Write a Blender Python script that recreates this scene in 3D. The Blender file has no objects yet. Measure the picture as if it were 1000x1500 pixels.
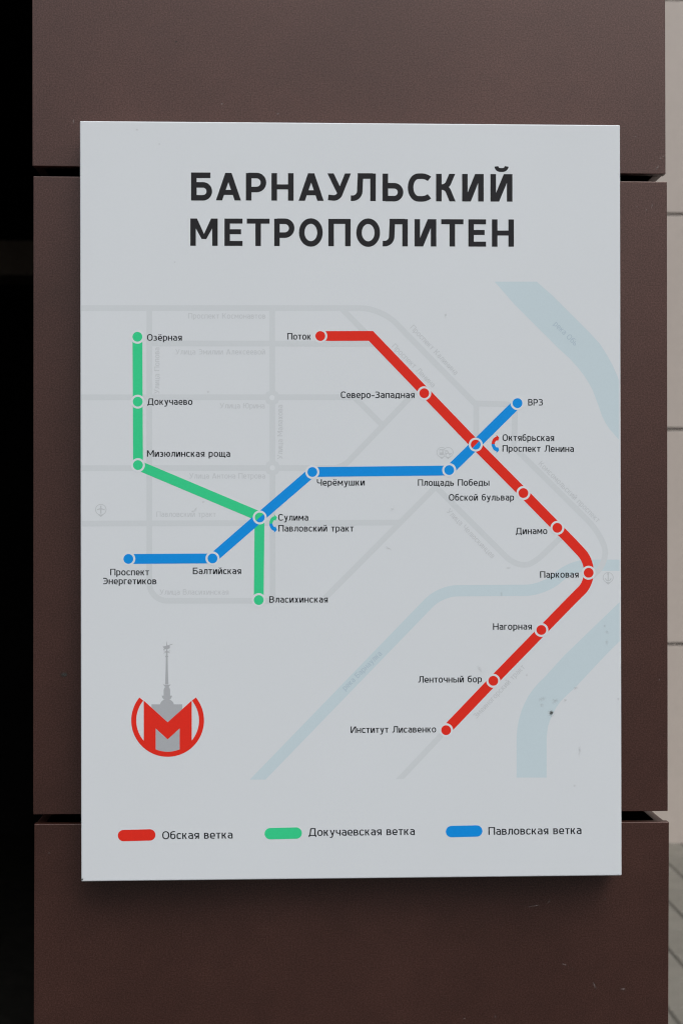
import bpy, bmesh, math, random
from mathutils import Vector, Matrix
from mathutils.geometry import delaunay_2d_cdt
random.seed(7)
R_ = math.radians
scene = bpy.context.scene
col = scene.collection

# ------------------------------------------------------------------ camera
CAM = Vector((0.0, -1.58867, 1.5))
YAW, PITCH, ROLL = 0.03554, 0.00234, -0.00084
FPX = 50 / 36 * 1500
fw = Vector((math.sin(YAW) * math.cos(PITCH), math.cos(YAW) * math.cos(PITCH), math.sin(PITCH)))
rt = Vector((math.cos(YAW), -math.sin(YAW), 0))
up = rt.cross(fw)
rt2 = rt * math.cos(ROLL) + up * math.sin(ROLL)
up2 = -rt * math.sin(ROLL) + up * math.cos(ROLL)
cam_data = bpy.data.cameras.new('camera')
cam_data.sensor_fit = 'VERTICAL'
cam_data.sensor_height = 36
cam_data.sensor_width = 24
cam_data.lens = 50
cam_data.clip_start = 0.05
cam_data.clip_end = 2000
cam_data.dof.use_dof = True
cam_data.dof.focus_distance = 1.552
cam_data.dof.aperture_fstop = 8
cam = bpy.data.objects.new('camera', cam_data)
M = Matrix.Identity(4)
for i in range(3):
    M[i][0] = rt2[i]; M[i][1] = up2[i]; M[i][2] = -fw[i]; M[i][3] = CAM[i]
cam.matrix_world = M
col.objects.link(cam)
scene.camera = cam

def at(px, py, y):
    """photo pixel (1000x1500) -> point on the plane at depth y"""
    d = fw + rt2 * ((px - 500) / FPX) - up2 * ((py - 750) / FPX)
    t = (y - CAM.y) / d.y
    return CAM + d * t

# ------------------------------------------------------------------ light
SUN_EL, SUN_AZ = 54, 153
world = bpy.data.worlds.new('World')
scene.world = world
world.use_nodes = True
wn = world.node_tree
wn.nodes.clear()
sky = wn.nodes.new('ShaderNodeTexSky')
sky.sky_type = 'NISHITA'
sky.sun_disc = False
sky.sun_elevation = R_(SUN_EL)
sky.sun_rotation = R_(SUN_AZ)
sky.air_density = 1.0
sky.dust_density = 3.0
sky.ozone_density = 1.0
hs = wn.nodes.new('ShaderNodeHueSaturation')
hs.inputs['Saturation'].default_value = 0.28
bg = wn.nodes.new('ShaderNodeBackground')
bg.inputs['Strength'].default_value = 0.125
wo = wn.nodes.new('ShaderNodeOutputWorld')
wn.links.new(sky.outputs[0], hs.inputs['Color'])
# cloud cover: an overcast sky is about three times brighter overhead than at the horizon
tcw = wn.nodes.new('ShaderNodeTexCoord')
sep = wn.nodes.new('ShaderNodeSeparateXYZ')
ov = wn.nodes.new('ShaderNodeMath'); ov.operation = 'MULTIPLY_ADD'; ov.use_clamp = False
ov.inputs[1].default_value = 1.95; ov.inputs[2].default_value = 0.05
mxw = wn.nodes.new('ShaderNodeVectorMath'); mxw.operation = 'SCALE'
wn.links.new(tcw.outputs['Generated'], sep.inputs[0])
wn.links.new(sep.outputs['Z'], ov.inputs[0])
wn.links.new(hs.outputs[0], mxw.inputs[0])
wn.links.new(ov.outputs[0], mxw.inputs['Scale'])
wn.links.new(mxw.outputs[0], bg.inputs['Color'])
wn.links.new(bg.outputs[0], wo.inputs['Surface'])

sd = bpy.data.lights.new('sun', 'SUN')
sd.energy = 0.7
sd.angle = R_(50)
sd.color = (1.0, 0.97, 0.93)
sun = bpy.data.objects.new('sun', sd)
az, el = R_(SUN_AZ), R_(SUN_EL)
sdir = Vector((math.sin(az) * math.cos(el), math.cos(az) * math.cos(el), math.sin(el)))
sun.rotation_euler = sdir.to_track_quat('Z', 'Y').to_euler()
sun.location = (3, -4, 8)
col.objects.link(sun)

scene.view_settings.view_transform = 'Standard'
scene.view_settings.look = 'None'
scene.view_settings.gamma = 1
scene.view_settings.exposure = 0.18
scene.render.engine = 'CYCLES'
scene.cycles.max_bounces = 6
scene.cycles.filter_width = 1.15

# ------------------------------------------------------------------ materials
def lin(c):
    return tuple(((v / 255) / 12.92 if v / 255 <= .04045 else ((v / 255 + .055) / 1.055) ** 2.4) for v in c)

class Mat:
    def __init__(s, name):
        s.m = bpy.data.materials.new(name)
        s.m.use_nodes = True
        s.t = s.m.node_tree
        s.b = s.t.nodes['Principled BSDF']
        s.out = s.t.nodes['Material Output']
    def n(s, kind, **kw):
        nd = s.t.nodes.new(kind)
        for k, v in kw.items():
            if k in nd.inputs: nd.inputs[k].default_value = v
            else: setattr(nd, k, v)
        return nd
    def l(s, a, b): s.t.links.new(a, b)

def ramp(mt, src, stops):
    r = mt.n('ShaderNodeValToRGB')
    e = r.color_ramp.elements
    while len(e) < len(stops): e.new(.5)
    for i, (p, c) in enumerate(stops):
        e[i].position = p
        e[i].color = (*c, 1) if len(c) == 3 else c
    mt.l(src, r.inputs[0])
    return r

def coord(mt, scale=(1, 1, 1)):
    tc = mt.n('ShaderNodeTexCoord')
    mp = mt.n('ShaderNodeMapping')
    mp.inputs['Scale'].default_value = scale
    mt.l(tc.outputs['Object'], mp.inputs[0])
    return mp.outputs[0]

def print_mat(name, base, rough=0.5, var=0.05, spec=0.35):
    """matt printed or painted surface with a faint grain"""
    mt = Mat(name)
    c = coord(mt)
    n1 = mt.n('ShaderNodeTexNoise', Scale=7.0, Detail=5.0, Roughness=.55)
    n2 = mt.n('ShaderNodeTexNoise', Scale=620.0, Detail=2.0, Roughness=.6)
    mt.l(c, n1.inputs[0]); mt.l(c, n2.inputs[0])
    mx = mt.n('ShaderNodeMix', data_type='FLOAT')
    mx.inputs[0].default_value = .45
    mt.l(n1.outputs[0], mx.inputs[2]); mt.l(n2.outputs[0], mx.inputs[3])
    lo = tuple(max(0, v * (1 - var)) for v in base); hi = tuple(min(.95, v * (1 + var)) for v in base)
    rp = ramp(mt, mx.outputs[0], [(.3, lo), (.7, hi)])
    mt.l(rp.outputs[0], mt.b.inputs['Base Color'])
    mt.b.inputs['Roughness'].default_value = rough
    mt.b.inputs['Specular IOR Level'].default_value = spec
    return mt.m

WHITE = (.755, .80, .83)
M_board = print_mat('white_board_paint', WHITE, .42, .015)
M_ring = print_mat('white_print', (.78, .825, .855), .42, .01)
M_street = print_mat('pale_grey_print', (.69, .737, .762), .42, .02)
M_gtext = print_mat('soft_grey_print', (.63, .67, .695), .45, .03)
M_river = print_mat('pale_blue_print', (.625, .75, .80), .42, .025)
M_rtext = print_mat('soft_blue_print', (.49, .62, .70), .45, .03)
M_red = print_mat('red_print', (.84, .032, .018), .5, .05, .15)
M_green = print_mat('green_print', (.045, .70, .30), .5, .05, .15)
M_blue = print_mat('blue_print', (.006, .31, .86), .5, .05, .15)
M_ink = print_mat('black_print', (.013, .016, .020), .5, .1, .15)
M_title = print_mat('charcoal_print', (.019, .019, .022), .5, .1, .2)
M_grey = print_mat('mid_grey_print', (.46, .485, .51), .45, .03)
M_pin = print_mat('pin_grey_print', (.59, .63, .655), .45, .03)

# brown cladding board, fine fibre speckle
mt = Mat('brown_cladding_board')
c = coord(mt)
n1 = mt.n('ShaderNodeTexNoise', Scale=3.2, Detail=6.0, Roughness=.6)
n2 = mt.n('ShaderNodeTexNoise', Scale=620.0, Detail=4.0, Roughness=.7)
n3 = mt.n('ShaderNodeTexNoise', Scale=45.0, Detail=4.0, Roughness=.6)
for n in (n1, n2, n3): mt.l(c, n.inputs[0])
a = mt.n('ShaderNodeMix', data_type='FLOAT'); a.inputs[0].default_value = .74
mt.l(n1.outputs[0], a.inputs[2]); mt.l(n2.outputs[0], a.inputs[3])
b = mt.n('ShaderNodeMix', data_type='FLOAT'); b.inputs[0].default_value = .1
mt.l(a.outputs[0], b.inputs[2]); mt.l(n3.outputs[0], b.inputs[3])
rp = ramp(mt, b.outputs[0], [(.38, (.020, .0070, .0045)), (.5, (.0405, .0142, .0095)), (.62, (.076, .031, .023))])
mt.l(rp.outputs[0], mt.b.inputs['Base Color'])
rr = ramp(mt, n1.outputs[0], [(.3, (.375,) * 3), (.7, (.40,) * 3)])
mt.l(rr.outputs[0], mt.b.inputs['Roughness'])
bp = mt.n('ShaderNodeBump', Strength=.06, Distance=.0003)
mt.l(n2.outputs[0], bp.inputs['Height'])
mt.l(bp.outputs[0], mt.b.inputs['Normal'])
sp = ramp(mt, n2.outputs[0], [(.38, (.74,) * 3), (.60, (1.0,) * 3)])
mt.l(sp.outputs[0], mt.b.inputs['Specular IOR Level'])
mt.b.inputs['IOR'].default_value = 1.56
mt.b.inputs['Specular Tint'].default_value = (1, .79, .75, 1)
M_brown = mt.m

def rough_mat(name, stops, scale, rough=.85, bump=.3, dist=.002, spec=.3, det=6):
    mt = Mat(name)
    c = coord(mt)
    n1 = mt.n('ShaderNodeTexNoise', Scale=scale, Detail=float(det), Roughness=.65)
    n2 = mt.n('ShaderNodeTexNoise', Scale=scale * 14, Detail=4.0, Roughness=.7)
    mt.l(c, n1.inputs[0]); mt.l(c, n2.inputs[0])
    a = mt.n('ShaderNodeMix', data_type='FLOAT'); a.inputs[0].default_value = .4
    mt.l(n1.outputs[0], a.inputs[2]); mt.l(n2.outputs[0], a.inputs[3])
    oi = mt.n('ShaderNodeObjectInfo')
    ad = mt.n('ShaderNodeMath', operation='MULTIPLY_ADD')
    mt.l(oi.outputs['Random'], ad.inputs[0]); ad.inputs[1].default_value = .12
    mt.l(a.outputs[0], ad.inputs[2])
    rp = ramp(mt, ad.outputs[0], stops)
    mt.l(rp.outputs[0], mt.b.inputs['Base Color'])
    mt.b.inputs['Roughness'].default_value = rough
    mt.b.inputs['Specular IOR Level'].default_value = spec
    bp = mt.n('ShaderNodeBump', Strength=bump, Distance=dist)
    mt.l(n2.outputs[0], bp.inputs['Height']); mt.l(bp.outputs[0], mt.b.inputs['Normal'])
    return mt.m

M_beige = rough_mat('beige_stoneware', [(.3, (.485, .43, .388)), (.75, (.545, .484, .436))], 1.7, .38, .05, .001, .6)
M_joint = rough_mat('dark_joint', [(.3, (.02, .02, .016)), (.7, (.035, .034, .027))], 9, .9)
M_paver = rough_mat('grey_paver', [(.3, (.15, .143, .122)), (.75, (.21, .20, .172))], 9, .9, .5, .003)
M_grit = rough_mat('joint_grit', [(.3, (.06, .057, .049)), (.7, (.10, .094, .082))], 60, .95)
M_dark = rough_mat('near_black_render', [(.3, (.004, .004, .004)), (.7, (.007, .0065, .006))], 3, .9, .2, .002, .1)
M_beam = rough_mat('dark_brown_timber', [(.3, (.055, .042, .03)), (.7, (.085, .066, .048))], 5, .8, .3, .002, .2)
M_core = rough_mat('black_core', [(.3, (.004, .004, .004)), (.7, (.006, .006, .006))], 5, .95, .1, .001, .05)
M_darkfloor = rough_mat('passage_shade_floor', [(.35, (.0015, .0015, .0013)), (.7, (.014, .0135, .011))], 14, .9, .4, .004, .1)  # the passage's shade is put into this near-black floor colour

PW, PD = .16, .27
# dark asphalt, invented for the unseen ground to cut light bounced upward
mt = Mat('low_bounce_asphalt')
tc = mt.n('ShaderNodeTexCoord')
nn = mt.n('ShaderNodeTexNoise', Scale=.6, Detail=8.0, Roughness=.7)
n2 = mt.n('ShaderNodeTexNoise', Scale=90.0, Detail=4.0, Roughness=.7)
mt.l(tc.outputs['Object'], nn.inputs[0]); mt.l(tc.outputs['Object'], n2.inputs[0])
a = mt.n('ShaderNodeMix', data_type='FLOAT'); a.inputs[0].default_value = .5
mt.l(nn.outputs[0], a.inputs[2]); mt.l(n2.outputs[0], a.inputs[3])
rp = ramp(mt, a.outputs[0], [(.35, (.030, .029, .027)), (.65, (.062, .060, .056))])
mt.l(rp.outputs[0], mt.b.inputs['Base Color'])
bp = mt.n('ShaderNodeBump', Strength=.4, Distance=.003)
mt.l(n2.outputs[0], bp.inputs['Height']); mt.l(bp.outputs[0], mt.b.inputs['Normal'])
mt.b.inputs['Roughness'].default_value = .9
M_ground = mt.m

# soft edged smudge: density falls off from the middle of its own small film
def smudge_mat(name, colr, strength, seed, noise=9.0, power=1.0):
    mt = Mat(name)
    tc = mt.n('ShaderNodeTexCoord')
    sub = mt.n('ShaderNodeVectorMath', operation='SUBTRACT')
    mt.l(tc.outputs['UV'], sub.inputs[0]); sub.inputs[1].default_value = (.5, .5, 0)
    nz = mt.n('ShaderNodeTexNoise', Scale=noise, Detail=4.0, Roughness=.6)
    ofs = mt.n('ShaderNodeVectorMath', operation='ADD'); ofs.inputs[1].default_value = (seed, seed * 1.7, 0)
    mt.l(tc.outputs['UV'], ofs.inputs[0]); mt.l(ofs.outputs[0], nz.inputs[0])
    ln = mt.n('ShaderNodeVectorMath', operation='LENGTH'); mt.l(sub.outputs[0], ln.inputs[0])
    fall = mt.n('ShaderNodeMapRange'); fall.interpolation_type = 'SMOOTHSTEP'
    fall.inputs['From Min'].default_value = .5; fall.inputs['From Max'].default_value = .05
    mt.l(ln.outputs['Value'], fall.inputs[0])
    nr = mt.n('ShaderNodeMapRange')
    nr.inputs['From Min'].default_value = .42; nr.inputs['From Max'].default_value = .68
    mt.l(nz.outputs[0], nr.inputs[0])
    m1 = mt.n('ShaderNodeMath', operation='MULTIPLY')
    mt.l(fall.outputs[0], m1.inputs[0]); mt.l(nr.outputs[0], m1.inputs[1])
    m2 = mt.n('ShaderNodeMath', operation='MULTIPLY'); m2.use_clamp = True
    mt.l(m1.outputs[0], m2.inputs[0]); m2.inputs[1].default_value = strength
    mt.b.inputs['Base Color'].default_value = (*colr, 1)
    mt.b.inputs['Roughness'].default_value = .7
    mt.l(m2.outputs[0], mt.b.inputs['Alpha'])
    return mt.m
M_dirt = smudge_mat('grey_dirt_film', (.24, .24, .23), .36, 1.3)
M_dirt2 = smudge_mat('faint_dirt_film', (.42, .43, .44), .28, 4.1, 3.0)
M_speck = smudge_mat('dark_speck', (.05, .05, .045), 2.4, 7.7, 4.0)
M_scuff = smudge_mat('pale_scuff', (.48, .43, .41), .6, 2.9, 5.0)

# ------------------------------------------------------------------ object helpers
def tag(o, label=None, cat=None, group=None, kind=None):
    if label: o['label'] = label
    if cat: o['category'] = cat
    if group: o['group'] = group
    if kind: o['kind'] = kind
    return o

def empty(name, loc, label, cat, **k):
    o = bpy.data.objects.new(name, None)
    o.empty_display_size = .1
    o.location = loc
    col.objects.link(o)
    return tag(o, label, cat, **k)

def link(name, me, mat, parent=None):
    o = bpy.data.objects.new(name, me)
    if mat and not me.materials: me.materials.append(mat)
    col.objects.link(o)
    if parent:
        o.parent = parent
        o.matrix_parent_inverse = Matrix.Translation(-parent.location)
    return o

def mesh(name, vs, fs, mat, parent=None, uv=None):
    me = bpy.data.meshes.new(name)
    me.from_pydata([tuple(v) for v in vs], [], fs)
    if uv:
        ul = me.uv_layers.new(name='UVMap')
        for lp in me.loops: ul.data[lp.index].uv = uv[lp.vertex_index]
    me.update()
    return link(name, me, mat, parent)

def hexa(name, front, back, mat, parent=None, bev=0.0, seg=2):
    """solid from 4 front and 4 back corners (tl, tr, br, bl)"""
    bm = bmesh.new()
    f = [bm.verts.new(p) for p in front]; b = [bm.verts.new(p) for p in back]
    bm.faces.new(f[::-1]); bm.faces.new(b)
    for i in range(4):
        j = (i + 1) % 4
        bm.faces.new((f[i], f[j], b[j], b[i]))
    bmesh.ops.recalc_face_normals(bm, faces=bm.faces)
    if bev:
        bmesh.ops.bevel(bm, geom=list(bm.edges), offset=bev, segments=seg, affect='EDGES', profile=.5)
    me = bpy.data.meshes.new(name)
    bm.to_mesh(me); bm.free()
    return link(name, me, mat, parent)

def box(name, x0, x1, y0, y1, z0, z1, mat, parent=None, bev=0.0):
    return hexa(name, [(x0, y0, z1), (x1, y0, z1), (x1, y0, z0), (x0, y0, z0)],
                [(x0, y1, z1), (x1, y1, z1), (x1, y1, z0), (x0, y1, z0)], mat, parent, bev)

# ------------------------------------------------------------------ 2-D drawing of print
def rounded(pts, closed=False):
    """polyline with optional corner radius -> dense polyline"""
    out = []
    n = len(pts)
    for i, p in enumerate(pts):
        r = p[2] if len(p) > 2 else 0
        P = Vector(p[:2])
        if r <= 0 or (not closed and i in (0, n - 1)):
            out.append(P); continue
        A = Vector(pts[i - 1][:2]); B = Vector(pts[(i + 1) % n][:2])
        da = A - P; db = B - P
        la, lb = da.length, db.length
        k = .5 if True else 1
        ra = min(r, la * (.5 if len(pts[i - 1]) > 2 else 1)); rb = min(r, lb * (.5 if len(pts[(i + 1) % n]) > 2 else 1))
        a = P + da.normalized() * ra; b = P + db.normalized() * rb
        c1 = a.lerp(P, .56); c2 = b.lerp(P, .56)
        for s in range(9):
            t = s / 8
            out.append(a * (1 - t) ** 3 + c1 * 3 * t * (1 - t) ** 2 + c2 * 3 * t * t * (1 - t) + b * t ** 3)
    res = [out[0]]
    for p in out[1:]:
        if (p - res[-1]).length > 1e-6: res.append(p)
    return res

def stroke(pts, w, closed=False):
    """list of quads following the path"""
    P = rounded(pts, closed)
    n = len(P)
    if closed and (P[0] - P[-1]).length < 1e-6: P = P[:-1]; n -= 1
    offs = []
    for i in range(n):
        if closed or 0 < i < n - 1:
            d1 = (P[i] - P[i - 1]).normalized(); d2 = (P[(i + 1) % n] - P[i]).normalized()
        elif i == 0:
            d1 = d2 = (P[1] - P[0]).normalized()
        else:
            d1 = d2 = (P[-1] - P[-2]).normalized()
        n1 = Vector((-d1.y, d1.x)); n2 = Vector((-d2.y, d2.x))
        m = n1 + n2
        m = m / max(m.dot(n1), .35)
        offs.append(m * (w / 2))
    qs = []
    for i in range(n if closed else n - 1):
        j = (i + 1) % n
        qs.append([P[i] + offs[i], P[j] + offs[j], P[j] - offs[j], P[i] - offs[i]])
    return qs

def disc(cx, cy, r, n=40):
    return [Vector((cx + r * math.cos(2 * math.pi * k / n), cy + r * math.sin(2 * math.pi * k / n))) for k in range(n)]

def area(p):
    return sum(p[i - 1].x * p[i].y - p[i].x * p[i - 1].y for i in range(len(p))) / 2

def clip(poly, lo, hi):
    for sgn, lim in ((1, lo), (-1, -hi)):
        if not poly: return []
        out = []
        for i in range(len(poly)):
            A, B = poly[i - 1], poly[i]
            a, b = sgn * A.y - lim, sgn * B.y - lim
            if (a >= 0) != (b >= 0):
                out.append(A.lerp(B, a / (a - b)))
            if b >= 0: out.append(B)
        poly = out
    return poly

def hull(p):
    """convex order of a quad, so that tight bends never give a bow-tie"""
    p = sorted(p, key=lambda q: (q.x, q.y))
    def half(it):
        h = []
        for q in it:
            while len(h) > 1 and (h[-1] - h[-2]).cross(q - h[-1]) <= 1e-9: h.pop()
            h.append(q)
        return h[:-1]
    return half(p) + half(p[::-1])

def union(polys):
    """flat triangulated union of polygons -> verts, tris"""
    vs, fs = [], []
    for p in polys:
        p = [Vector(q[:2]) for q in p]
        if len(p) < 3: continue
        if len(p) == 4: p = hull(p)
        if len(p) < 3: continue
        if area(p) < 0: p = p[::-1]
        k = len(vs)
        vs += p
        fs.append(list(range(k, k + len(p))))
    r = delaunay_2d_cdt(vs, [], fs, 0, 1e-6)
    tris = [list(f) for f, o in zip(r[2], r[5]) if o]
    return r[0], tris

T_BOARD = .038
def trim(p):
    """keep print off the board's rounded rim"""
    for f in (lambda q: q[0] - (117.3 + (q[1] - 177) * .0018 + 1.7), lambda q: (907 + (q[1] - 183) * .0021 - 1.8) - q[0]):
        if not p or all(f(q) >= 0 for q in p): continue
        out = []
        for i in range(len(p)):
            A, B = p[i - 1], p[i]
            a, b = f(A), f(B)
            if (a >= 0) != (b >= 0): out.append(Vector(A[:2]).lerp(Vector(B[:2]), a / (a - b)))
            if b >= 0: out.append(B)
        p = out
    return p
def ink(name, polys, mat, layer, parent, label=None, pre=None):
    """print on the board: polygons in photo pixels laid on the board's face"""
    if not pre: polys = [trim(p) for p in polys]
    vs, fs = pre if pre else union(polys)
    y = -T_BOARD - layer * .000014
    used = sorted({i for f in fs for i in f}); mp = {k: n for n, k in enumerate(used)}
    P = [at(vs[i][0], vs[i][1], y) for i in used]
    F = []
    for f in fs:
        q = [mp[i] for i in f]
        a, b, c = P[q[0]], P[q[1]], P[q[2]]
        if (b - a).cross(c - a).y > 0: q = q[::-1]
        F.append(q)
    o = mesh(name, P, F, mat, parent)
    if label: o['label'] = label
    return o

# ------------------------------------------------------------------ lettering (a plain drawn Cyrillic, cap height = 1)
XH = .755
def glyph(ch, w, W=None):
    """-> (width, [polys]) ; w stroke weight relative to cap height"""
    a = w / 2
    S = []
    lo, hi = -1, 3
    def s(*p, ww=None, closed=False):
        for q in stroke(list(p), ww or w, closed): S.append(q)
    def poly(*p): S.append([Vector(q) for q in p])
    def width(d): return W if W else d
    low = ch.islower()
    H = XH if low else 1.0
    K = ch.lower() if ch not in 'АБУДЕСР' else ch
    hw = .9 * w   # horizontals are a touch thinner
    ha = hw / 2
    B, T = ha, H - ha
    if ch == ' ': return .30, []
    if ch == '-':
        Wd = width(.36); s((0, .36), (Wd, .36)); return Wd, S
    if ch == 'О' or ch == 'о':
        Wd = width(.70 if not low else .545); r = (Wd - w) / 2
        ry = min(r * 1.25, H * .46)
        s((a, B - .01, ry), (a, T + .01, ry), (Wd - a, T + .01, ry), (Wd - a, B - .01, ry), closed=True)
    elif ch == 'Б':
        Wd = width(.64); m = .56; r = (m - B) / 2
        s((Wd * .92, T), (a, T), (a, B)); s((a, m), (Wd - a, m, r), (Wd - a, B, r), (a, B), (a, m)); S.append([Vector((0, 0)), Vector((w, 0)), Vector((w, H)), Vector((0, H))])
    elif ch in 'Ьь':
        Wd = width(.62 if not low else .50); m = .56 * H; r = (m - B) / 2
        poly((0, 0), (w, 0), (w, H), (0, H)); s((a, m), (Wd - a, m, r), (Wd - a, B, r), (a, B))
    elif ch == 'ы':
        Wd = width(.74); m = .56 * H; r = (m - B) / 2; q = Wd * .62
        poly((0, 0), (w, 0), (w, H), (0, H)); s((a, m), (q, m, r), (q, B, r), (a, B))
        poly((Wd - w, 0), (Wd, 0), (Wd, H), (Wd - w, H))
    elif ch == 'А':
        Wd = width(.72); sw = w * 1.13; t = w * .56
        poly((0, 0), (sw, 0), (Wd / 2 - t + sw, 1), (Wd / 2 - t, 1))
        poly((Wd - sw, 0), (Wd, 0), (Wd / 2 + t, 1), (Wd / 2 + t - sw, 1))
        poly((sw * .9, .20), (Wd - sw * .9, .20), (Wd - sw * 1.1, .20 + hw), (sw * 1.1, .20 + hw))
    elif ch == 'а':
        Wd = width(.49); m = .57 * H; r = (m - B) / 2
        s((.10 * Wd, T - .01), (Wd - a, T, .19), (Wd - a, 0)); s((Wd - a, m), (a, m, r), (a, B, r), (Wd - a - .02, B))
    elif ch in 'Рр':
        Wd = width(.62 if not low else .52)
        if not low:
            m = .40; r = (T - m) / 2
            poly((0, 0), (w, 0), (w, H), (0, H)); s((a, T), (Wd - a, T, r), (Wd - a, m, r), (a, m))
        else:
            poly((0, -.25), (w, -.25), (w, H), (0, H)); s((a, T), (Wd - a, T, .2), (Wd - a, B, .2), (a, B))
    elif ch in 'Нн':
        Wd = width(.68 if not low else .52); m = H * .5
        poly((0, 0), (w, 0), (w, H), (0, H)); poly((Wd - w, 0), (Wd, 0), (Wd, H), (Wd - w, H)); s((a, m), (Wd - a, m), ww=hw)
    elif ch in 'Уу':
        Wd = width(.68 if not low else .52); sw = w * 1.12
        if low:
            s((Wd - sw / 2 + .02, H + .06), (Wd * .44, -.22, .12), (Wd * .04, -.20)); s((sw / 2 - .02, H + .06), (Wd * .56, .06)); lo, hi = -.5, H
        else:
            s((Wd - sw / 2 + .05, H + .11), (Wd * .45, ha, .17), (Wd * .03, ha + .035)); s((sw / 2 - .03, H + .055), (Wd * .56, .25)); lo, hi = -.05, H
    elif ch in 'Лл':
        Wd = width(.70 if not low else .52); xl = Wd * (.36 if w < .16 else .385)
        poly((Wd - w, 0), (Wd, 0), (Wd, H), (Wd - w, H)); s((Wd - a, T), (xl, T), (xl - .035 * H, ha, .26 * H), (0, ha + .01))
        poly((xl - a, H), (xl - a, H - hw), (xl + a, H - hw), (xl + a, H))
    elif ch in 'Сс':
        Wd = width(.62 if not low else .46); r = min((Wd - w) * .62, .46 * H)
        s((Wd - a * .55, H * .815), (Wd * .80, T + .005, .16 * H), (a, T, r), (a, B, r), (Wd * .80, B - .005, .16 * H), (Wd - a * .55, H * .185))
    elif ch in 'Кк':
        Wd = width(.66 if not low else .50); m = .52 * H
        poly((0, 0), (w, 0), (w, H), (0, H))
        s((a, m), (Wd * .50, m, .16 * H), (Wd - w * .55, H * 1.15)); s((a, m), (Wd * .50, m, .16 * H), (Wd - w * .50, -H * .15)); lo, hi = 0, H
    elif ch in 'ИиЙй':
        Wd = width(.70 if not low else .53); d = w * 1.2
        poly((0, 0), (w, 0), (w, H), (0, H)); poly((Wd - w, 0), (Wd, 0), (Wd, H), (Wd - w, H))
        poly((w * .35, 0), (w * .35 + d, 0), (Wd - w * .35, H), (Wd - w * .35 - d, H))
        if ch in 'Йй':
            t = .6 * w; k = H + .09 + t / 2
            s((Wd * .27, H + .28), (Wd * .29, k, .12), (Wd * .71, k, .12), (Wd * .74, H + .28), ww=t * 1.15)
    elif ch in 'Мм':
        Wd = width(.84 if not low else .64); d = w * 1.2; k = .25 * H
        poly((0, 0), (w, 0), (w, H), (0, H)); poly((Wd - w, 0), (Wd, 0), (Wd, H), (Wd - w, H))
        poly((.0, H), (d, H), (Wd / 2 + w * .42, k), (Wd / 2 - w * .42, k)); poly((Wd, H), (Wd - d, H), (Wd / 2 - w * .42, k), (Wd / 2 + w * .42, k))
    elif ch == 'Е':
        Wd = width(.55)
        poly((0, 0), (w, 0), (w, H), (0, H)); s((a, T), (Wd, T), ww=hw); s((a, B), (Wd, B), ww=hw); s((a, .52), (Wd * .92, .52), ww=hw)
    elif ch in 'её':
        Wd = width(.51); m = .44 * H
        s((a, m), (Wd - a, m), (Wd - a, T, .22), (a, T, .22), (a, B, .22), (Wd * .90, B + .005), ww=w)
        if ch == 'ё':
            for x in (.28, .72): S.append(disc(Wd * x, H + .16, w * .55, 12))
    elif ch in 'Тт':
        Wd = width(.64 if not low else .46)
        s((0, T), (Wd, T), ww=hw); s((Wd / 2, 0), (Wd / 2, H))
    elif ch in 'Пп':
        Wd = width(.67 if not low else .51)
        s((a, 0), (a, H)); s((Wd - a, 0), (Wd - a, H)); s((0, T), (Wd, T), ww=hw)
    elif ch == 'г':
        Wd = width(.38); s((a, 0), (a, H)); s((0, T), (Wd, T), ww=hw)
    elif ch in 'Дд':
        Wd = width(.78 if not low else .60); q = .13 * (1 if not low else .9)
        s((0, B), (Wd, B), ww=hw); s((a * .9, -q), (a * .9, B), ww=w * .9); s((Wd - a * .9, -q), (Wd - a * .9, B), ww=w * .9)
        s((Wd * .17, B), (Wd * .29, T)); s((Wd * .26, T), (Wd * .86, T), ww=hw); s((Wd * .83, B), (Wd * .83, H)); hi = H
    elif ch in 'Вв':
        Wd = width(.62 if not low else .49); m = .53 * H; r = (T - m) / 2
        poly((0, 0), (w, 0), (w, H), (0, H)); s((a, T), (Wd * .93 - a, T, r), (Wd * .93 - a, m, r), (a, m)); r = (m - B) / 2
        s((a, m), (Wd - a, m, r), (Wd - a, B, r), (a, B))
    elif ch in 'Зз':
        Wd = width(.58 if not low else .44); m = .53 * H
        s((.05 * Wd, T - .015), (Wd * .94 - a, T, (T - m) / 2), (Wd * .94 - a, m, (T - m) / 2), (Wd * .32, m))
        s((Wd * .32, m), (Wd - a, m, (m - B) / 2), (Wd - a, B, (m - B) / 2), (.03 * Wd, B + .015))
    elif ch in 'Чч':
        Wd = width(.62 if not low else .49)
        s((a, H), (a, .42 * H, .2), (Wd - a, .42 * H)); s((Wd - a, 0), (Wd - a, H))
    elif ch in 'Ээ':
        Wd = width(.62); r = (Wd - w) * .7
        s((a * .6, T - .02), (Wd - a, T, r), (Wd - a, B, r), (a * .6, B + .02)); s((Wd * .22, .51 * H), (Wd - a, .51 * H), ww=hw)
    elif ch in 'Юю':
        Wd = width(.90 if not low else .70); x0 = Wd * .36; r = (Wd - x0 - w) / 2 * 1.2
        poly((0, 0), (w, 0), (w, H), (0, H)); s((a, H / 2), (x0 + a, H / 2), ww=hw)
        s((x0 + a, B, r), (x0 + a, T, r), (Wd - a, T, r), (Wd - a, B, r), closed=True)
    elif ch == 'я':
        Wd = width(.49); m = .42 * H; r = (T - m) / 2
        poly((Wd - w, 0), (Wd, 0), (Wd, H), (Wd - w, H)); s((Wd - a, T), (a, T, r), (a, m, r), (Wd - a, m))
        s((Wd * .62, m), (w * .45, -.12)); lo, hi = 0, H
    elif ch == 'б':
        Wd = width(.53)
        s((a, B, .22), (a, .62, .2), (Wd - a, .62, .2), (Wd - a, B, .22), closed=True); s((a, .35), (a, .93, .22), (Wd * .88, .97))
    elif ch in 'шщц':
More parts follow.
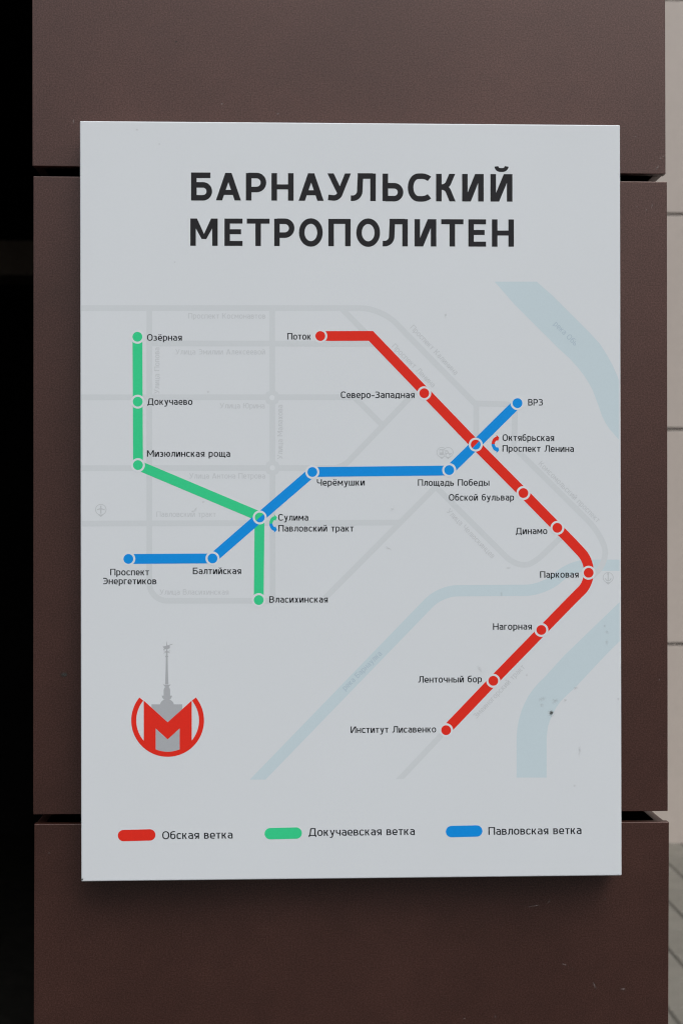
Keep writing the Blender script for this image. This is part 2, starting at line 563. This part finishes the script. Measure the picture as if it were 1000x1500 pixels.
        Wd = width({'ш': .72, 'щ': .76, 'ц': .56}[ch]); e = .06 if ch in 'щц' else 0; q = Wd - e
        s((a, 0), (a, H)); s((q - a, 0), (q - a, H)); s((0, B), (q, B), ww=hw)
        if ch != 'ц': s((q / 2, 0), (q / 2, H))
        else: pass
        if e: s((q - a, B), (Wd - a * .4, B)); s((Wd - a * .4, B + ha), (Wd - a * .4, -.15))
    elif ch in 'Хх':
        Wd = width(.49); s((w * .35, -.1), (Wd - w * .35, H + .1)); s((Wd - w * .35, -.1), (w * .35, H + .1)); lo, hi = 0, H
    else:
        raise ValueError(ch)
    S = [c for c in (clip(p, lo, hi) for p in S) if len(c) > 2]
    return Wd, S

_gc = {}
def gl(ch, w, W=None):
    k = (ch, round(w, 4), W and round(W, 3))
    if k not in _gc:
        Wd, S = glyph(ch, w, W)
        _gc[k] = (Wd, *(union(S) if S else ([], [])))
    return _gc[k]

def lettering(txt, x0, y0, x1, y1, cap, w, mat, layer, parent, gap=.10, name='lettering', label=None):
    """baseline from (x0,y0) to (x1,y1) in photo pixels"""
    nat = sum(gl(c, w)[0] for c in txt) + gap * (len(txt) - 1)
    L = math.hypot(x1 - x0, y1 - y0)
    sx = L / nat
    ux, uy = (x1 - x0) / L, (y1 - y0) / L
    V, F, pen = [], [], 0
    for c in txt:
        Wd, vs, fs = gl(c, w)
        k = len(V)
        for v in vs:
            gx = (pen + v[0]) * sx; gy = v[1] * cap
            V.append((x0 + ux * gx + uy * gy, y0 + uy * gx - ux * gy))
        F += [[i + k for i in f] for f in fs]
        pen += Wd + gap
    o = ink(name, None, mat, layer, parent, label, pre=(V, F))
    return o

# ------------------------------------------------------------------ the sign board
bc = [at(117.2, 177.0, -T_BOARD), at(907.5, 183.0, -T_BOARD), at(909.9, 1282.7, -T_BOARD), at(119.2, 1291.5, -T_BOARD)]
board = empty('map_board', ((bc[2].x + bc[3].x) / 2, -T_BOARD / 2, bc[3].z),
              'white metro map board with red, green and blue lines fixed on the brown pillar', 'map sign')
hexa('panel', bc, [(p.x, -.0015, p.z) for p in bc], M_board, board, bev=.0013, seg=4)

# rivers
ob1 = [(300, 45), (520, 45), (600, 115), (700, 215), (800, 315), (850, 370), (885, 425), (915, 480), (940, 535), (960, 590), (960, 884), (930, 850), (900, 815), (880, 785), (862, 750), (845, 700), (828, 655), (812, 612), (795, 580), (770, 540), (740, 500), (690, 445), (640, 400), (500, 260), (400, 160)]
ink('river_band', [[Vector((640 + x / 3.571, 400 + y / 3.571)) for x, y in ob1]], M_river, 1, board, 'broad pale blue river band at the top right')
ob2 = [(130, 895), (130, 600), (136, 530), (150, 460), (168, 400), (190, 350), (215, 300), (250, 250), (290, 203), (330, 165), (480, 0), (896, -402), (896, -116), (780, 0), (560, 235), (500, 290), (450, 340), (420, 382), (395, 430), (375, 475), (360, 520), (350, 600), (350, 895)]
ink('river_band', [[Vector((730 + x / 5, 960 + y / 5)) for x, y in ob2]], M_river, 1, board, 'broad pale blue river band at the lower right')
q = stroke([(360, 1160)] + [(645, 865.5, 24), (797, 864.5, 28), (836, 828, 24), (909.2, 828)], 16.5)
ink('river_band', [clip([v for v in p], 0, 1142) for p in q], M_river, 1.4, board, 'narrow pale blue river band running down to the left')

# streets
w8 = 8.4
st = []
for path in ([(117.6, 451.3), (558, 451.3, 30), (695, 591), (754, 592.5, 13), (752.5, 655), (878, 780, 24), (891, 822, 25), (858, 852)],
             [(219, 451), (219, 880, 26), (400, 880)],
             [(398.5, 451), (399.5, 880)],
             [(219, 503), (548, 503.5)],
             [(117.8, 582), (519, 581.8), (560, 623)],
             [(118, 685.8), (501, 685.5, 14), (608, 574)],
             [(118.2, 767), (585, 765.5)],
             [(473, 879), (638, 713), (740, 815, 8), (748, 822, 14), (765, 829, 18), (783, 824, 18), (822, 786)],
             [(500, 452), (548, 500)],
             [(697, 590), (697, 651)],
             [(660, 1062), (577, 1150)]):
    st += stroke(path, w8)
for cx, cy in ((398.5, 582.5), (399, 685.3)):
    st.append(disc(cx, cy, 11.6, 8))
st = [clip(p, 0, 1141) for p in st]
ink('street_lines', st, M_street, 2.5, board, 'faint grey street grid')
for cx, cy in ((398.5, 582.5), (399, 685.3)):
    ink('roundabout_dot', [disc(cx, cy, 3.8, 24)], M_ring, 3.2, board)

G = .125
for t in (('Проспект Космонавтов', 275.9, 466.6, 388.9, 466.8), ('Улица Эмилии Алексеевой', 257.2, 519.2, 388.4, 519.2),
          ('Улица Юрина', 322, 598.2, 387.8, 598.3), ('Улица Антона Петрова', 277.4, 701.0, 388.4, 701),
          ('Павловский тракт', 229.4, 757.2, 316.4, 757.2), ('Улица Власихинская', 234, 871.1, 335, 871.1),
          ('Улица Попова', 233.8, 576.6, 233.8, 509), ('Улица Малахова', 414, 672.6, 414, 593),
          ('Проспект Ленина', 573.2, 508.2, 633.0, 568), ('Проспект Калинина', 600, 480.6, 666, 549.8),
          ('Комсомольский проспект', 787.6, 680.2, 873.8, 766), ('Улица Челюскинцев', 653, 749.6, 720, 818.6),
          ('Змеиногорский тракт', 697.6, 1053, 768.8, 978)):
    lettering(t[0], *t[1:], 7.9, G, M_gtext, 4, board, label='faint grey street name')
lettering('река Обь', 809.7, 475.6, 841, 507, 8.0, .13, M_rtext, 4, board, label='faint river name on the upper right river')
lettering('река Барнаулка', 505.8, 1012, 559.6, 958.6, 8.0, .13, M_rtext, 4, board, label='faint river name on the narrow river')

# metro lines
LW = 14.4
green = [(201.6, 493.5), (202.4, 681.5), (380.2, 756.5), (379, 879)]
red = [(469, 492), (543, 492), (696, 651), (766, 722), (815.5, 772.5), (848, 806), (862.5, 838, 34), (846, 869.5), (792.3, 922.6), (722, 997.3), (653, 1069.6)]
red = [(469, 492.2), (543, 492), (696, 651.2), (766, 722), (842, 799.5, 14), (862.3, 822, 22), (861.5, 855, 20), (842, 874, 14), (722, 997.3), (653, 1069.6)]
blue = [(188.4, 818.8), (311.3, 818), (380.4, 757.8), (457.4, 691.4), (657.5, 689.2), (696.2, 651.2), (757.4, 590.6)]
ink('metro_line', stroke(green, LW), M_green, 5, board, 'green metro line')
ink('metro_line', stroke(blue, LW), M_blue, 5.6, board, 'blue metro line')
ink('metro_line', stroke(red, LW), M_red, 6.2, board, 'red metro line')
RD, RR = 7.2, 10.2
def marker(x, y, mat, label, split=None):
    ring = ink('station_marker', [disc(x, y, RR, 48)], M_ring, 7, board, label)
    if split is None:
        ink('dot', [disc(x, y, RD, 40)], mat, 7.8, board)
    else:
        ang, m1, m2 = split
        h = [Vector((x + RD * math.cos(R_(ang + k * 9)), y + RD * math.sin(R_(ang + k * 9)))) for k in range(21)]
        g = [Vector((x + RD * math.cos(R_(ang + 180 + k * 9)), y + RD * math.sin(R_(ang + 180 + k * 9)))) for k in range(21)]
        ink('dot', [g], m1, 7.8, board); ink('dot', [h], m2, 7.8, board)
    # the dots belong to their ring
    for o in [o for o in bpy.data.objects if o.name.split('.')[0] == 'dot' and o.parent == board]:
        o.parent = ring
        o.matrix_parent_inverse = Matrix.Identity(4) if False else ring_inv(ring)
def ring_inv(r):
    # ring sits at its mesh coordinates, offset only by the board's parenting (identity in the world)
    return Matrix.Identity(4)
for x, y in ((201.5, 493.3), (202, 588.4), (202.3, 681.3), (379, 879)): marker(x, y, M_green, 'green station marker in a white ring')
for x, y in ((188.3, 818.7), (311.4, 818), (457.4, 691.4), (657.5, 688.6), (757.4, 590.5)): marker(x, y, M_blue, 'blue station marker in a white ring')
for x, y in ((469, 492.2), (621, 576), (766, 722.2), (815.7, 773.2), (861.5, 839), (792.3, 922.8), (722, 997.3), (653, 1069.6)): marker(x, y, M_red, 'red station marker in a white ring')
marker(380.5, 758, None, 'half green, half blue interchange marker', (-41, M_green, M_blue))
marker(696.3, 651.3, None, 'half red, half blue interchange marker', (-46, M_red, M_blue))

# change arrows
def arrows(dx, dy, m1):
    up_ = [(320, 680), (322, 600), (345, 520), (385, 440), (435, 380), (500, 335), (572, 318), (540, 235), (612, 285), (690, 375), (655, 460), (620, 550), (580, 500), (530, 530), (492, 590), (465, 680)]
    f = lambda P: [Vector((710 + x / 33.33 + dx, 630 + y / 33.33 + dy)) for x, y in P]
    dn = [(x, 1355 - y) for x, y in up_]
    ink('change_arrow', [f(up_)], m1, 5, board)
    ink('change_arrow', [f([(x, max(y, 681)) for x, y in dn])], M_blue, 5, board)
arrows(0, 0, M_red); arrows(-325, 116.6, M_green)

# station names
for t in (('Озёрная', 215.6, 499, 266.6, 499), ('Докучаево', 216.2, 593, 282, 593), ('Мизюлинская роща', 215.6, 669.1, 337.2, 669.1),
          ('Поток', 420.8, 497.4, 455.4, 497.4), ('Северо-Западная', 499, 583, 606.8, 583), ('ВРЗ', 773, 594, 794.6, 594),
          ('Октябрьская', 735.4, 645.7, 811, 646), ('Проспект Ленина', 735.4, 661.6, 839.8, 662), ('Площадь Победы', 611.7, 711.7, 716.3, 711.4),
          ('Обской бульвар', 657, 733.3, 752.3, 733.2), ('Черёмушки', 464, 711.5, 534, 711.2), ('Сулима', 407.6, 762.6, 451.4, 762.6),
          ('Павловский тракт', 407.9, 778.6, 517.8, 778.6), ('Власихинская', 394.4, 882.8, 480, 882.6), ('Проспект', 161.8, 842.7, 218.6, 842.7),
          ('Энергетиков', 151, 855.8, 229.4, 855.8), ('Балтийская', 282.6, 841, 353.2, 841), ('Динамо', 754.8, 782.6, 801, 782.3),
          ('Парковая', 790.4, 846.4, 846.8, 846.0), ('Нагорная', 721.6, 922.6, 778.4, 922.2), ('Ленточный бор', 612.3, 1000, 705.2, 999.4),
          ('Институт Лисавенко', 513.4, 1073.7, 638.4, 1072.8)):
    lettering(t[0], *t[1:], 9.5, .135, M_ink, 6, board, label='black station name')
for t in (('Обская ветка', 238, 1229.2, 340.8, 1228.2), ('Докучаевская ветка', 452, 1224.6, 607.2, 1223), ('Павловская ветка', 714.9, 1223, 851, 1221.6)):
    lettering(t[0], *t[1:], 11.4, .125, M_ink, 6, board, label='black name of a line in the legend')
for x0, x1, y0, y1, m, l in ((172.9, 227.9, 1224, 1223, M_red, 'red'), (387.6, 442.1, 1221.2, 1220.3, M_green, 'green'), (652.6, 706, 1218.1, 1217.3, M_blue, 'blue')):
    r = 8.3
    ps = stroke([(x0 + r, y0), (x1 - r, y1)], 2 * r) + [disc(x0 + r, y0, r, 48), disc(x1 - r, y1, r, 48)]
    ink('legend_bar', ps, m, 5, board, l + ' legend bar')

# title: each letter at its measured place
def title(txt, spans, yl, yr, cap, label):
    V, F = [], []
    xa, xb = spans[0][0], spans[-1][1]
    for ch, (x0, x1) in zip(txt, spans):
        Wd, vs, fs = gl(ch, .203, (x1 - x0) / cap)
        yb = yl + (yr - yl) * (x0 - xa) / (xb - xa); k = len(V); sl = (yr - yl) / (xb - xa)
        for v in vs: V.append((x0 + v[0] * cap, yb - v[1] * cap + sl * v[0] * cap))
        F += [[i + k for i in f] for f in fs]
    ink('title_lettering', None, M_title, 6, board, label, pre=(V, F))
title('БАРНАУЛЬСКИЙ', [(280, 310.8), (316.3, 353), (360.2, 390), (397.6, 430), (437.3, 474), (479.5, 513.7), (513.6, 550.2), (560, 590.4), (597, 630.8), (638.3, 669), (676.4, 708), (717.8, 750)], 293.3, 295.4, 40.3, 'upper line of the bold title')
title('МЕТРОПОЛИТЕН', [(278.9, 319), (328.8, 355.3), (361.5, 394.8), (401.6, 431.2), (437.8, 472.6), (480.8, 513.4), (521.6, 556.4), (560.2, 597), (606.8, 638.7), (645.8, 678.3), (685.5, 711.4), (720, 752.2)], 360, 361.4, 40, 'lower line of the bold title')

# location pins
def pin(cx, cy, r, w=1.0):
    p = stroke([(cx + r * math.cos(k * math.pi / 20), cy + r * math.sin(k * math.pi / 20)) for k in range(40)], w, True)
    p.append([Vector((cx - r * .62, cy + r * .80)), Vector((cx, cy + r + .3)), Vector((cx + r * .62, cy + r * .80)), Vector((cx, cy + r * 1.42))])
    p[-1] = [Vector((cx - r * .55, cy + r * .92)), Vector((cx + r * .55, cy + r * .92)), Vector((cx, cy + r * 1.42))]
    return p
f25 = lambda P, s, ox, oy: [Vector((ox + x / s, oy + y / s)) for x, y in P]
pl = pin(148, 746.5, 7.7)
pl += [f25([(425, 265), (475, 265), (475, 560), (425, 560)], 25, 130, 730), f25([(450, 350), (600, 405), (595, 435), (450, 400)], 25, 130, 730), f25([(450, 350), (450, 400), (315, 430), (310, 400)], 25, 130, 730)]
ink('airport_pin', pl, M_pin, 4, board)
an = pin(890, 846, 7.4, .9)
an += stroke([(890, 840.3), (890, 850.8)], 1.5) + stroke([(886, 847), (887, 850, 2), (890, 851, 1), (893, 850, 2), (894.2, 847)], 1.3) + [disc(890, 840.8, 1.5, 12)]
ink('harbour_pin', an, M_pin, 4, board)
p1 = pin(646.6, 662.5, 7.1, .9) + [f25(P, 20, 630, 640) for P in ([(262, 362), (382, 362), (382, 392), (262, 392)], [(262, 455), (378, 455), (378, 535), (262, 535)], [(262, 392), (275, 392), (275, 455), (262, 455)], [(345, 392), (360, 392), (360, 455), (345, 455)])]
ink('station_pin', p1, M_pin, 4, board)
ink('station_pin', [disc(656, 662.5, 7.1, 32)], M_board, 4.5, board)
p2 = pin(656, 662.5, 7.1, .9) + [f25(P, 20, 630, 640) for P in ([(425, 390), (510, 395), (520, 430), (430, 425)], [(430, 430), (452, 430), (460, 520), (430, 520)], [(495, 430), (520, 430), (560, 490), (620, 470), (630, 495), (570, 530), (500, 480)], [(430, 480), (500, 470), (500, 500), (430, 520)], [(545, 500), (580, 500), (575, 545), (548, 545)], [(450, 515), (470, 515), (468, 545), (452, 545)])]
ink('station_pin', p2, M_pin, 5, board)

# emblem
fe = lambda P: [Vector((170 + x / 6.667, 920 + y / 6.667)) for x, y in P]
ft = lambda P: [Vector((220 + x / 13.64, 930 + y / 13.64)) for x, y in P]
em = ink('emblem', [fe([(348, 745), (648, 745), (648, 1000), (622, 1190), (505, 1212), (388, 1190), (348, 1000)])] +
         [ft(P) for P in ([(335, 118), (343, 190), (348, 300), (328, 300), (325, 200)], [(322, 300), (348, 300), (352, 420), (356, 700), (368, 990), (302, 990), (312, 700), (316, 420)],
          [(250, 234), (322, 218), (352, 208), (388, 205), (395, 240), (392, 268), (340, 288), (318, 285), (262, 300), (280, 268)], [(380, 200), (450, 178), (452, 188), (385, 214)],
          [(268, 320), (275, 312), (400, 358), (394, 368)], [(268, 362), (275, 370), (400, 322), (394, 312)], [(298, 422), (368, 422), (352, 450), (314, 450)],
          [(258, 988), (300, 998), (368, 998), (414, 988), (370, 1045), (305, 1045)], [(305, 1040), (370, 1040), (392, 1065), (402, 1100), (402, 1215), (272, 1215), (272, 1100), (282, 1065)],
          [(232, 1214), (440, 1214), (432, 1245), (405, 1290), (270, 1290), (242, 1245)])] +
         [ft([(338 + 138 * math.cos(k * math.pi / 16), 1400 - 115 * math.sin(k * math.pi / 16)) for k in range(17)])],
         M_grey, 5, board, 'grey tower with a bird on its spire')
cx, cy, ro, ri = 505, 902, 355, 306
def below(x): return 920 - .9 * abs(x - 505)
ringp = []
a0, a1 = -39.2, 219.2
for k in range(80):
    t0 = R_(a0 + (a1 - a0) * k / 80); t1 = R_(a0 + (a1 - a0) * (k + 1) / 80)
    ringp.append([(cx + ro * math.cos(t0), cy + ro * math.sin(t0)), (cx + ro * math.cos(t1), cy + ro * math.sin(t1)), (cx + ri * math.cos(t1), cy + ri * math.sin(t1)), (cx + ri * math.cos(t0), cy + ri * math.sin(t0))])
Mleg = [[(272, 708), (505, 920), (505, 1087), (388, 980), (272, 980)], [(740, 708), (505, 920), (505, 1087), (622, 980), (740, 980)],
        [(272, 980), (388, 980), (388, 1192), (350, 1176), (305, 1140), (272, 1108)], [(622, 980), (740, 980), (740, 1105), (705, 1140), (660, 1176), (622, 1192)]]
ink('emblem', [fe(p) for p in ringp + Mleg], M_red, 6.6, board, 'red ring and letter M')

# dirt on the board
def film(name, px, py, w, h, ang, mat, y, parent):
    c, s = math.cos(R_(ang)), math.sin(R_(ang))
    P = [at(px + (sx * w / 2) * c - (sy * h / 2) * s, py + (sx * w / 2) * s + (sy * h / 2) * c, y) for sx, sy in ((-1, 1), (1, 1), (1, -1), (-1, -1))]
    return mesh(name, P, [(0, 1, 2, 3)], mat, parent, uv=[(0, 0), (1, 0), (1, 1), (0, 1)])
yb = -T_BOARD - .00016
for px, py, w, h, a, m in ((806.8, 1044, 7, 9, 20, M_speck), (806.5, 1044.5, 15, 16, 0, M_dirt), (793.5, 1024, 8, 16, 70, M_dirt), (812, 1027, 14, 14, 0, M_dirt2), (793, 1033, 8, 8, 0, M_dirt),
                           (885, 917, 5, 5, 0, M_dirt), (888.5, 926, 8, 6, 60, M_dirt), (888, 941, 6, 11, 0, M_dirt), (842, 1008, 9, 9, 0, M_dirt2), (827, 1026, 7, 8, 0, M_dirt2),
                           (744, 832, 9, 5, 0, M_dirt), (734, 870, 5, 10, 0, M_dirt), (702, 980, 6, 14, -30, M_dirt), (771, 989, 5, 5, 0, M_dirt),
                           (568, 803, 14, 6, 30, M_dirt2), (574, 746, 8, 8, 0, M_dirt2), (286, 747, 12, 6, -50, M_dirt2), (298, 735, 6, 5, 0, M_dirt), (282, 749, 5, 4, 0, M_dirt),
                           (201, 190, 6, 4, 0, M_dirt), (233.6, 211, 4, 4, 0, M_dirt), 
                           (652, 462, 5, 12, 0, M_dirt2), (305, 574, 5, 5, 0, M_dirt), (841, 1151, 6, 5, 0, M_dirt), (905, 1024, 5, 6, 0, M_dirt),
                           (848, 1100, 5, 26, 0, M_dirt2), (120.4, 1288, 5, 5, 0, M_speck), (256, 384, 4, 4, 0, M_dirt2)):
    film('smudge', px, py, w, h, a, m, yb, board); yb -= .000006

# ------------------------------------------------------------------ pillar
pillar = empty('pillar', (0.07, .20, 0), 'brown clad square pillar of stacked boards that carries the map board', 'pillar')
tp = .0105   # thickness of the cladding boards
D = .62
rows = [  # corners tl, tr, br, bl in photo pixels
    [(46.8, -420), (972.4, -420), (974.2, 255.2), (47.8, 243.2)],
    [(49.2, 258.2), (976.2, 266.2), (977.4, 1188.2), (48.8, 1193.2)],
    [(50.6, 1207.2), (979.2, 1204.2), (976.8, 1980), (48.6, 1980)],
    ]
for i, r in enumerate(rows):
    c = [at(x, y, 0) for x, y in r]
    lab = ['top front board', 'middle front board behind the map', 'bottom front board'][i]
    if i == 2:
        c[2].z = c[3].z = .62
    o = hexa('cladding_board', c, [(p.x, tp, p.z) for p in c], M_brown, pillar, bev=.0007, seg=2); o['label'] = lab
    zt = (c[0].z + c[1].z) / 2 - .0004; zb = (c[2].z + c[3].z) / 2 + .0004
    zl_t, zl_b, zr_t, zr_b = c[0].z - .0004, c[3].z + .0004, c[1].z - .0004, c[2].z + .0004
    xl = max(c[0].x, c[3].x); xr = min(c[1].x, c[2].x)
    box('side_board', xl + .0008, xl + .0008 + tp, tp + .0012, D, zl_b, zl_t, M_brown, pillar, bev=.0006)
    box('side_board', xr - .0008 - tp, xr - .0008, tp + .0012, D, zr_b, zr_t, M_brown, pillar, bev=.0006)
    box('back_board', xl + .0008, xr - .0008, D + .001, D + tp, zb, zt, M_brown, pillar, bev=.0006)
    if i == 2:
        z0 = .03
        box('cladding_board', c[3].x, c[2].x, 0, tp, z0, .609, M_brown, pillar, bev=.0007)['label'] = 'lowest front board, below the picture'
        box('side_board', xl + .0008, xl + .0008 + tp, tp + .0012, D, z0, .609, M_brown, pillar, bev=.0006)
        box('side_board', xr - .0008 - tp, xr - .0008, tp + .0012, D, z0, .609, M_brown, pillar, bev=.0006)
xl = at(49, 258, 0).x; xr = at(976, 266, 0).x
box('core', xl + .035, xr - .035, .07, D - .05, 0, 2.35, M_core, pillar)
box('cap', xl - .004, xr + .004, -.004, D + .02, 2.385, 2.42, M_brown, pillar, bev=.001)
# pale scuffs on the boards
ys = -.0004
for px, py, w, h, a in ((966.5, 232, 5, 3.5, -20), (971, 229, 4, 3, 0), (962, 245.5, 12, 3.5, -48), (945.8, 307.5, 3.5, 3.5, 0), (954, 302, 2.5, 12, 20), (932, 303, 3, 3, 0), (930, 200, 5, 3, 0),
                        (885.5, 1316.5, 3.6, 3.6, 0), (782, 1327, 26, 2.6, -9), (803, 1321, 9, 2, -50), (870, 1443.5, 3.5, 14, -28), (912, 1449, 10, 5, 0), (72.3, 1249.6, 3, 3, 0), (826, 1413, 10, 3, 20),
                        (325, 152, 6, 3, 0), (407, 167, 5, 3.5, 0), (108, 178, 4, 9, 0), (74, 737, 3, 3, 0), (965, 996, 4, 3, 0), (680, 1492, 5, 3, 0), (725, 1489, 4, 4, 0), (838, 1420, 3, 3, 0)):
    film('scuff', px, py, w, h, a, M_scuff, ys, pillar); ys -= .00001
film('stain', 94, 988, 14, 10, 0, M_speck, ys, pillar)
film('stain', 258, 61, 4, 4, 0, M_speck, ys - .00002, pillar)

# ------------------------------------------------------------------ ground
WY = 4.86      # plane of the pale wall
bmg = bmesh.new()
S = 600
vs = [bmg.verts.new(p) for p in ((-S, -S, -.012), (S, -S, -.012), (S, S, -.012), (-S, S, -.012))]
bmg.faces.new(vs)
me = bpy.data.meshes.new('ground'); bmg.to_mesh(me); bmg.free()
tag(link('ground', me, M_ground), kind='structure')
pav = mesh('pavement', [(.45, 2.2, -.006), (3.2, 2.2, -.006), (3.2, WY, -.006), (.45, WY, -.006)], [(0, 1, 2, 3)], M_grit)
tag(pav, kind='structure')
bm = bmesh.new()
bmesh.ops.create_cube(bm, size=1)
for v in bm.verts: v.co.x *= PW - .008; v.co.y *= PD - .005; v.co.z *= .03
bmesh.ops.bevel(bm, geom=[e for e in bm.edges if all(v.co.z > 0 for v in e.verts)], offset=.004, segments=1, affect='EDGES')
pm = bpy.data.meshes.new('paver'); bm.to_mesh(pm); bm.free(); pm.materials.append(M_paver)
for i in range(16):
    for j in range(10):
        o = bpy.data.objects.new('paver', pm)
        o.location = (.582 + PW * i, 2.295 + PD * j, -.016 + random.uniform(-.0012, .0012))
        o.rotation_euler = (random.uniform(-.004, .004), random.uniform(-.006, .006), random.uniform(-.006, .006))
        o.parent = pav
        col.objects.link(o)

# ------------------------------------------------------------------ pale wall far right
wall = empty('tiled_wall', (3, WY + .1, 0), 'pale beige wall of large smooth panels with thin dark joints behind the pillar', 'wall')
box('backing', .02, 9.2, WY + .03, WY + .25, -.02, 6.2, M_joint, wall)
JZ = [at(990, y, WY).z for y in (943.5, 628.5, 313.5, -1)]
pitch = (JZ[3] - JZ[0]) / 3
zs = [JZ[0] - pitch, JZ[0], JZ[1], JZ[2], JZ[3], JZ[3] + pitch, JZ[3] + 2 * pitch]
g = .012
z_first = max(zs[0], -.01)
edges = [(-.01, zs[1])] + [(zs[k], zs[k + 1]) for k in range(1, 6)]
for (z0, z1) in edges:
    for k in range(6):
        x0 = .02 + 1.5 * k
        box('wall_panel', x0 + g / 2, x0 + 1.5 - g / 2, WY, WY + .03, z0 + g / 2, z1 - g / 2, M_beige, wall, bev=.0015)

# ------------------------------------------------------------------ dark passage far left
pas = empty('dark_passage', (-2, 1.2, 0), 'unlit black passage opening behind the left edge of the pillar', 'passage')
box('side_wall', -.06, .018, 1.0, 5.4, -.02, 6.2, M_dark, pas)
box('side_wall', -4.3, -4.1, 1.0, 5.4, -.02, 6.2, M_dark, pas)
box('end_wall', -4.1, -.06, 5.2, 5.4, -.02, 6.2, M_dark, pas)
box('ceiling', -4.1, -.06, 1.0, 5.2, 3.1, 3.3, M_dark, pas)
zb0, zb1 = at(20, 403, 3.4).z, at(20, 352, 3.4).z
box('cross_beam', -4.1, -.06, 3.4, 3.6, zb0, zb1, M_beam, pas, bev=.004)
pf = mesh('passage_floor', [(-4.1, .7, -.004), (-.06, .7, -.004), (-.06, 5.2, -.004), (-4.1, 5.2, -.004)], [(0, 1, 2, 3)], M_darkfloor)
tag(pf, kind='structure')
